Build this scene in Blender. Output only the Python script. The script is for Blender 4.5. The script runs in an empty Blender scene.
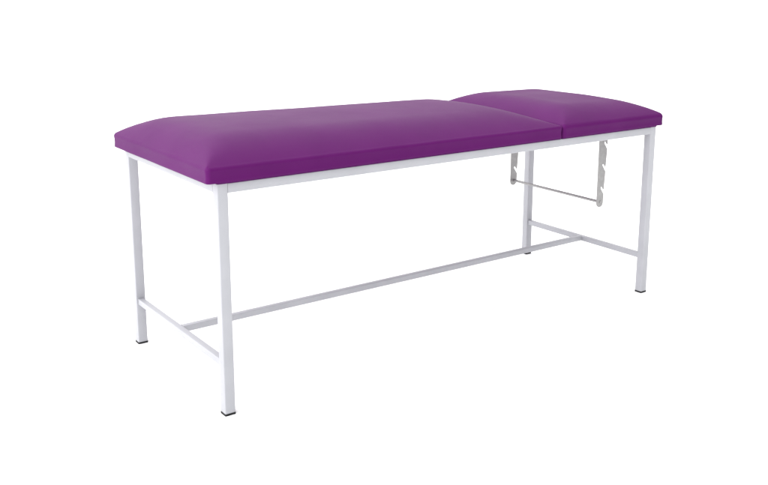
import bpy, bmesh, math
from mathutils import Vector, noise

S = bpy.context.scene
C = S.collection

# ------------------------------------------------------------------ sizes (metres)
L, W, H = 1.900, 0.7168, 0.6957      # frame, outside
T = 0.0322                            # leg tube
RH = 0.0284                          # rail height
PB = 0.7003                          # underside of the pads
BAND = 0.0429                        # upright side of the pads
OX, OY = 0.0338, 0.0094              # overhang of the pads
XS = 1.357                           # split between mattress and head section
BZ = 0.1656                          # top of the cross bars
BR = 0.0208                          # cross bar tube


# ------------------------------------------------------------------ materials
def material(name):
    m = bpy.data.materials.new(name)
    m.use_nodes = True
    return m, m.node_tree, m.node_tree.nodes['Principled BSDF']


def ramp(nt, src, stops):
    r = nt.nodes.new('ShaderNodeValToRGB')
    e = r.color_ramp.elements
    while len(e) < len(stops):
        e.new(0.5)
    for i, (p, c) in enumerate(stops):
        e[i].position = p
        e[i].color = c if len(c) == 4 else (*c, 1)
    nt.links.new(src, r.inputs[0])
    return r


def noise_tex(nt, scale, detail=3, rough=0.5):
    tc = nt.nodes.new('ShaderNodeTexCoord')
    n = nt.nodes.new('ShaderNodeTexNoise')
    n.inputs['Scale'].default_value = scale
    n.inputs['Detail'].default_value = detail
    n.inputs['Roughness'].default_value = rough
    nt.links.new(tc.outputs['Object'], n.inputs['Vector'])
    return n


def bump(nt, bsdf, src, strength, dist):
    b = nt.nodes.new('ShaderNodeBump')
    b.inputs['Strength'].default_value = strength
    b.inputs['Distance'].default_value = dist
    nt.links.new(src, b.inputs['Height'])
    nt.links.new(b.outputs['Normal'], bsdf.inputs['Normal'])


def make_vinyl():
    m, nt, b = material('purple_vinyl')
    n = noise_tex(nt, 5, 3)
    r = ramp(nt, n.outputs['Fac'], [(0.3, (0.074, 0.0040, 0.082)), (0.7, (0.082, 0.0046, 0.090))])
    nt.links.new(r.outputs[0], b.inputs['Base Color'])
    rn = noise_tex(nt, 3.5, 4, 0.6)
    rr = ramp(nt, rn.outputs['Fac'], [(0.3, (0.47, 0.47, 0.47)), (0.7, (0.53, 0.53, 0.53))])
    nt.links.new(rr.outputs[0], b.inputs['Roughness'])
    b.inputs['Specular IOR Level'].default_value = 0.09
    g = noise_tex(nt, 700, 2, 0.6)
    bump(nt, b, g.outputs['Fac'], 0.12, 0.0004)
    return m


def make_paint():
    m, nt, b = material('pale_grey_powder_coat')
    n = noise_tex(nt, 8, 3)
    r = ramp(nt, n.outputs['Fac'], [(0.35, (0.343, 0.347, 0.372)), (0.65, (0.373, 0.377, 0.404))])
    nt.links.new(r.outputs[0], b.inputs['Base Color'])
    b.inputs['Roughness'].default_value = 0.42
    b.inputs['Specular IOR Level'].default_value = 0.4
    g = noise_tex(nt, 900, 2, 0.5)
    bump(nt, b, g.outputs['Fac'], 0.10, 0.0003)
    return m


def make_steel():
    m, nt, b = material('zinc_plated_steel')
    n = noise_tex(nt, 60, 4, 0.6)
    r = ramp(nt, n.outputs['Fac'], [(0.3, (0.27, 0.265, 0.265)), (0.7, (0.33, 0.325, 0.322))])
    nt.links.new(r.outputs[0], b.inputs['Base Color'])
    b.inputs['Roughness'].default_value = 0.45
    b.inputs['Metallic'].default_value = 0.35
    return m


def make_rubber():
    m, nt, b = material('black_rubber')
    n = noise_tex(nt, 120, 2)
    r = ramp(nt, n.outputs['Fac'], [(0.3, (0.010, 0.010, 0.011)), (0.7, (0.02, 0.02, 0.021))])
    nt.links.new(r.outputs[0], b.inputs['Base Color'])
    b.inputs['Roughness'].default_value = 0.7
    b.inputs['Specular IOR Level'].default_value = 0.2
    return m


def make_board():
    m, nt, b = material('dark_purple_backing')
    n = noise_tex(nt, 40, 2)
    r = ramp(nt, n.outputs['Fac'], [(0.3, (0.080, 0.006, 0.092)), (0.7, (0.090, 0.007, 0.102))])
    nt.links.new(r.outputs[0], b.inputs['Base Color'])
    b.inputs['Roughness'].default_value = 0.7
    b.inputs['Specular IOR Level'].default_value = 0.1
    return m


def make_floor():
    m, nt, b = material('white_studio_floor')
    n = noise_tex(nt, 1.5, 3)
    r = ramp(nt, n.outputs['Fac'], [(0.3, (0.93, 0.93, 0.93)), (0.7, (0.94, 0.94, 0.94))])
    nt.links.new(r.outputs[0], b.inputs['Base Color'])
    b.inputs['Roughness'].default_value = 0.9
    b.inputs['Specular IOR Level'].default_value = 0.1
    return m


VINYL, PAINT, STEEL = make_vinyl(), make_paint(), make_steel()
RUBBER, BOARD, FLOOR = make_rubber(), make_board(), make_floor()


# ------------------------------------------------------------------ mesh helpers
def obj(name, bm, mat, parent=None, loc=(0, 0, 0), smooth=True):
    bmesh.ops.recalc_face_normals(bm, faces=bm.faces)
    me = bpy.data.meshes.new(name)
    bm.to_mesh(me)
    bm.free()
    me.materials.append(mat)
    if smooth:
        for p in me.polygons:
            p.use_smooth = True
        me.set_sharp_from_angle(angle=math.radians(40))
    o = bpy.data.objects.new(name, me)
    C.objects.link(o)
    o.location = loc
    o.parent = parent
    return o


def tube(a, b, w, h, r=0.0025, seg=4):
    """rounded rectangular tube from a to b; w = size across (horizontal), h = size up
    (for uprights: w along x, h along y)"""
    a, b = Vector(a), Vector(b)
    d = (b - a).normalized()
    if abs(d.z) > 0.9:
        u, v = Vector((1, 0, 0)), Vector((0, 1, 0))
    else:
        v = Vector((0, 0, 1))
        u = v.cross(d).normalized()
    prof = []
    for sx, sy, a0 in ((1, 1, 0), (-1, 1, 90), (-1, -1, 180), (1, -1, 270)):
        cx, cy = sx * (w / 2 - r), sy * (h / 2 - r)
        for k in range(seg + 1):
            t = math.radians(a0 + 90 * k / seg)
            prof.append((cx + r * math.cos(t), cy + r * math.sin(t)))
    bm = bmesh.new()
    ra = [bm.verts.new(a + u * x + v * y) for x, y in prof]
    rb = [bm.verts.new(b + u * x + v * y) for x, y in prof]
    n = len(prof)
    for i in range(n):
        bm.faces.new((ra[i], ra[(i + 1) % n], rb[(i + 1) % n], rb[i]))
    bm.faces.new(ra)
    bm.faces.new(rb[::-1])
    return bm


def lin(a, b, n):
    return [a + (b - a) * i / n for i in range(n + 1)]


def pad(xa, xb, par, seed, edge=0.005, R=0.013):
    """upholstered pad: upright band, then a domed top; par = fitted crown numbers"""
    h, wy, wl, wr, ey, el, er, tilt, crown = par
    Y0, Y1 = -OY, W + OY
    z0 = PB + BAND

    def top(x, y):
        dy = min(y - Y0, Y1 - y)
        ml = min(max(1 - (x - xa) / wl, 0), 1)
        mr = min(max(1 - (xb - x) / wr, 0), 1)
        my = min(max(1 - dy / wy, 0), 1)
        ga, gb, gc = (max(q, 1e-6) for q in (1 - ml ** el, 1 - mr ** er, 1 - my ** ey))
        f = (ga ** -5 + gb ** -5 + gc ** -5 - 2) ** -0.2
        c = max(1 - ((y - W / 2) / (W / 2)) ** 2, 0) * (1 - ml ** 3) * (1 - mr ** 3)
        z = z0 + (h + tilt * (x - xa)) * f + c * crown
        z += 0.0014 * f * noise.noise(Vector((x * 4 + seed, y * 5, 0)))
        return z

    def stations(a, b, n):
        e = [a + edge + 0.05 * (i / 12) ** 1.5 for i in range(12)]
        f = [b - edge - 0.05 * (i / 12) ** 1.5 for i in range(12)][::-1]
        return e + lin(a + edge + 0.05, b - edge - 0.05, n) + f

    xs = stations(xa, xb, 60)
    ys = stations(Y0, Y1, 40)
    nx, ny = len(xs), len(ys)
    bm = bmesh.new()
    grid = [[bm.verts.new((x, y, top(x, y))) for y in ys] for x in xs]
    for i in range(nx - 1):
        for j in range(ny - 1):
            bm.faces.new((grid[i][j], grid[i + 1][j], grid[i + 1][j + 1], grid[i][j + 1]))
    # the perimeter, counter-clockwise, with outward direction
    per = []
    for i in range(nx):
        per.append((grid[i][0], (-1 if i == 0 else 1 if i == nx - 1 else 0), -1))
    for j in range(1, ny):
        per.append((grid[nx - 1][j], 1, 1 if j == ny - 1 else 0))
    for i in range(nx - 2, -1, -1):
        per.append((grid[i][ny - 1], -1 if i == 0 else 0, 1))
    for j in range(ny - 2, 0, -1):
        per.append((grid[0][j], -1, 0))
    rings = []
    steps = []
    t0 = math.radians(38)
    for k in range(1, 7):                                   # rounded upper edge, starts at the slope of the top
        t = t0 + (math.pi / 2 - t0) * k / 6
        f = (math.cos(t0) - math.cos(t)) / math.cos(t0)
        steps.append((edge * (math.sin(t) - math.sin(t0)) / (1 - math.sin(t0)), z0 - edge * f, 1 - f))
    for k in range(1, 7):                                   # the band, hollowed by a hair
        f = k / 7
        steps.append((edge - 0.0012 * math.sin(math.pi * f), z0 - edge - (BAND - edge - 0.0025) * f, 0))
    for k in (0, 2, 5):                                     # rounded lower edge
        t = math.radians(90 * k / 5)
        lo = 0.0025
        steps.append((edge - lo + lo * math.cos(t), PB + lo * (1 - math.sin(t)), 0))
    for off, z, keep in steps:
        ring = []
        for v, ox, oy in per:
            x, y = v.co.x + ox * off, v.co.y + oy * off
            zz = z + (v.co.z - z0) * keep
            wob = 0.0014 * noise.noise(Vector((x * 9 + seed, y * 9, z * 12)))
            ring.append(bm.verts.new((x + ox * wob, y + oy * wob, zz)))
        rings.append(ring)
    prev = [p[0] for p in per]
    n = len(prev)
    for ring in rings:
        for i in range(n):
            bm.faces.new((prev[i], ring[i], ring[(i + 1) % n], prev[(i + 1) % n]))
        prev = ring
    bm.faces.new(prev[::-1])
    # round the plan corners: square corner zone -> quarter disc
    for v in bm.verts:
        for cx, sx in ((xa + R, -1), (xb - R, 1)):
            for cy, sy in ((Y0 + R, -1), (Y1 - R, 1)):
                a, b = (v.co.x - cx) * sx, (v.co.y - cy) * sy
                if a > 1e-9 and b > 1e-9:
                    k = max(a, b) / math.hypot(a, b)
                    v.co.x = cx + sx * a * k
                    v.co.y = cy + sy * b * k
    return bm


# ------------------------------------------------------------------ the couch
couch = bpy.data.objects.new('examination_couch', None)
C.objects.link(couch)
couch['label'] = 'purple padded examination couch with separate headrest on a pale grey square tube frame'
couch['category'] = 'examination couch'

CAP = 0.0065
for lx, ly in ((0, 0), (0, W - T), (L - T, 0), (L - T, W - T)):
    cx, cy = lx + T / 2, ly + T / 2
    leg = obj('leg', tube((0, 0, CAP), (0, 0, H), T, T), PAINT, couch, (cx, cy, 0))
    cap = tube((0, 0, 0), (0, 0, CAP), T + 0.0018, T + 0.0018, 0.003)
    obj('foot_cap', cap, RUBBER, leg)

zr = H - RH / 2
for y in (T / 2, W - T / 2):
    obj('side_rail', tube((T, y, zr), (L - T, y, zr), T - 0.0006, RH), PAINT, couch)
for x in (T / 2, L - T / 2):
    obj('end_rail', tube((x, T, zr), (x, W - T, zr), T - 0.0006, RH), PAINT, couch)
# tube under the split of the pads, carries the headrest hinges
obj('hinge_rail', tube((XS - 0.03, T, zr), (XS - 0.03, W - T, zr), 0.025, RH - 0.004), PAINT, couch)

zb = BZ - BR / 2
for x in (T / 2, L - T / 2):
    obj('cross_bar', tube((x, T, zb), (x, W - T, zb), BR, BR, 0.002), PAINT, couch)
obj('stretcher', tube((T / 2 + BR / 2, W / 2, zb + 0.0004), (L - T / 2 - BR / 2, W / 2, zb + 0.0004), BR, BR, 0.002), PAINT, couch)

mattress = obj('mattress_pad', pad(-OX, XS, (0.0575, 0.190, 0.190, 0.210, 2.1, 3.4, 2.0, -0.0125, 0.0190), 3.1, 0.006),
               VINYL, couch)
headrest = obj('headrest_pad', pad(XS + 0.0025, L + OX, (0.0570, 0.155, 0.155, 0.170, 2.1, 2.0, 2.4, -0.0125, 0.0068), 8.7, 0.010),
               VINYL, couch)


def board(x0, x1):
    bm = bmesh.new()
    bmesh.ops.create_cube(bm, size=1)
    for v in bm.verts:
        v.co = Vector((x0 + (v.co.x + .5) * (x1 - x0), -0.0020 + (v.co.y + .5) * (W + 0.0040),
                       H + 0.0002 + (v.co.z + .5) * (PB - H - 0.0004)))
    return bm


obj('backing_board', board(0.002, XS - 0.004), BOARD, mattress, smooth=False)
obj('backing_board', board(XS + 0.006, L - 0.001), BOARD, headrest, smooth=False)


# ratchet plates: flat bar with three hooked notches, rounded foot
def ratchet():
    x0, x1, zt, zbot = 1.684, 1.7215, 0.6995, 0.370
    r = (x1 - x0) / 2
    pts = [(x0, zt), (x0, zbot + r)]
    for k in range(1, 12):
        t = math.pi + math.pi * k / 12
        pts.append((x0 + r + r * math.cos(t), zbot + r + r * math.sin(t)))
    pts.append((x1, zbot + r))
    for zn in (0.452, 0.545, 0.636):
        x1 = 1.7225 + 0.009 * (zn - 0.45) / 0.19            # the plate widens a little upwards
        pts += [(x1, zn - 0.031), (x1 - 0.003, zn - 0.026), (x1 - 0.0175, zn - 0.006), (x1 - 0.019, zn - 0.001),
                (x1 - 0.017, zn + 0.002), (x1 - 0.012, zn + 0.001), (x1 - 0.006, zn - 0.007), (x1 - 0.003, zn - 0.010),
                (x1, zn - 0.009)]
    pts.append((x1, zt))
    bm = bmesh.new()
    th = 0.0015
    f = [bm.verts.new((x, -th, z)) for x, z in pts]
    k = [bm.verts.new((x, th, z)) for x, z in pts]
    n = len(pts)
    for i in range(n):
        bm.faces.new((f[i], f[(i + 1) % n], k[(i + 1) % n], k[i]))
    bm.faces.new(f)
    bm.faces.new(k[::-1])
    return bm


YA, YB = 0.104, W - 0.104
for y in (YA, YB):
    obj('ratchet_plate', ratchet(), STEEL, couch, (0, y, 0), smooth=False)

bm = bmesh.new()
bmesh.ops.create_cone(bm, cap_ends=True, segments=20, radius1=0.0056, radius2=0.0056, depth=YB - YA + 0.009)
for v in bm.verts:
    v.co = Vector((v.co.x, v.co.z, v.co.y))
obj('support_rod', bm, STEEL, couch, (1.705, W / 2, 0.391))

# ------------------------------------------------------------------ floor
bm = bmesh.new()
bmesh.ops.create_circle(bm, cap_ends=True, segments=96, radius=150)
fl = obj('floor', bm, FLOOR, smooth=False)
fl['kind'] = 'structure'

# ------------------------------------------------------------------ light
w = bpy.data.worlds.new('World')
S.world = w
w.use_nodes = True
nt = w.node_tree
bg = nt.nodes['Background']
tc = nt.nodes.new('ShaderNodeTexCoord')
dot = nt.nodes.new('ShaderNodeVectorMath')
dot.operation = 'DOT_PRODUCT'
dot.inputs[1].default_value = Vector((-0.52, 0.3, 0.8)).normalized()
nt.links.new(tc.outputs['Generated'], dot.inputs[0])
mr = nt.nodes.new('ShaderNodeMapRange')
mr.inputs['From Min'].default_value = -0.55
mr.inputs['From Max'].default_value = 1.0
mr.inputs['To Min'].default_value = 0.15
mr.inputs['To Max'].default_value = 2.3
nt.links.new(dot.outputs['Value'], mr.inputs['Value'])
bg.inputs['Color'].default_value = (1, 1, 1, 1)
nt.links.new(mr.outputs[0], bg.inputs['Strength'])


def area(name, loc, target, size, power, color=(1, 1, 1), size_y=None):
    d = bpy.data.lights.new(name, 'AREA')
    d.energy = power
    d.color = color
    d.shape = 'RECTANGLE'
    d.size = size
    d.size_y = size_y or size
    o = bpy.data.objects.new(name, d)
    C.objects.link(o)
    o.location = loc
    o.rotation_euler = (Vector(target) - Vector(loc)).to_track_quat('-Z', 'Y').to_euler()
    return o


area('softbox', (-2.4, 0.0, 2.1), (0.5, 0.3, 0.5), 2.0, 31)

# ------------------------------------------------------------------ camera
cam = bpy.data.cameras.new('camera')
cam.sensor_width = 36
cam.lens = 920.062 / 768 * 36
cam.shift_x = -(426.542 - 384) / 768
cam.shift_y = -(242.5 - 176.929) / 768
cam.clip_start = 0.05
cam.clip_end = 1000
co = bpy.data.objects.new('camera', cam)
C.objects.link(co)
co.location = (-1.070268, -2.322008, 1.248959)
co.rotation_euler = (1.363132, -0.010691, -0.658624)
S.camera = co

S.view_settings.view_transform = 'Standard'
S.view_settings.look = 'None'
S.view_settings.exposure = 0.33
S.view_settings.gamma = 1
S.render.resolution_x, S.render.resolution_y = 1024, 647
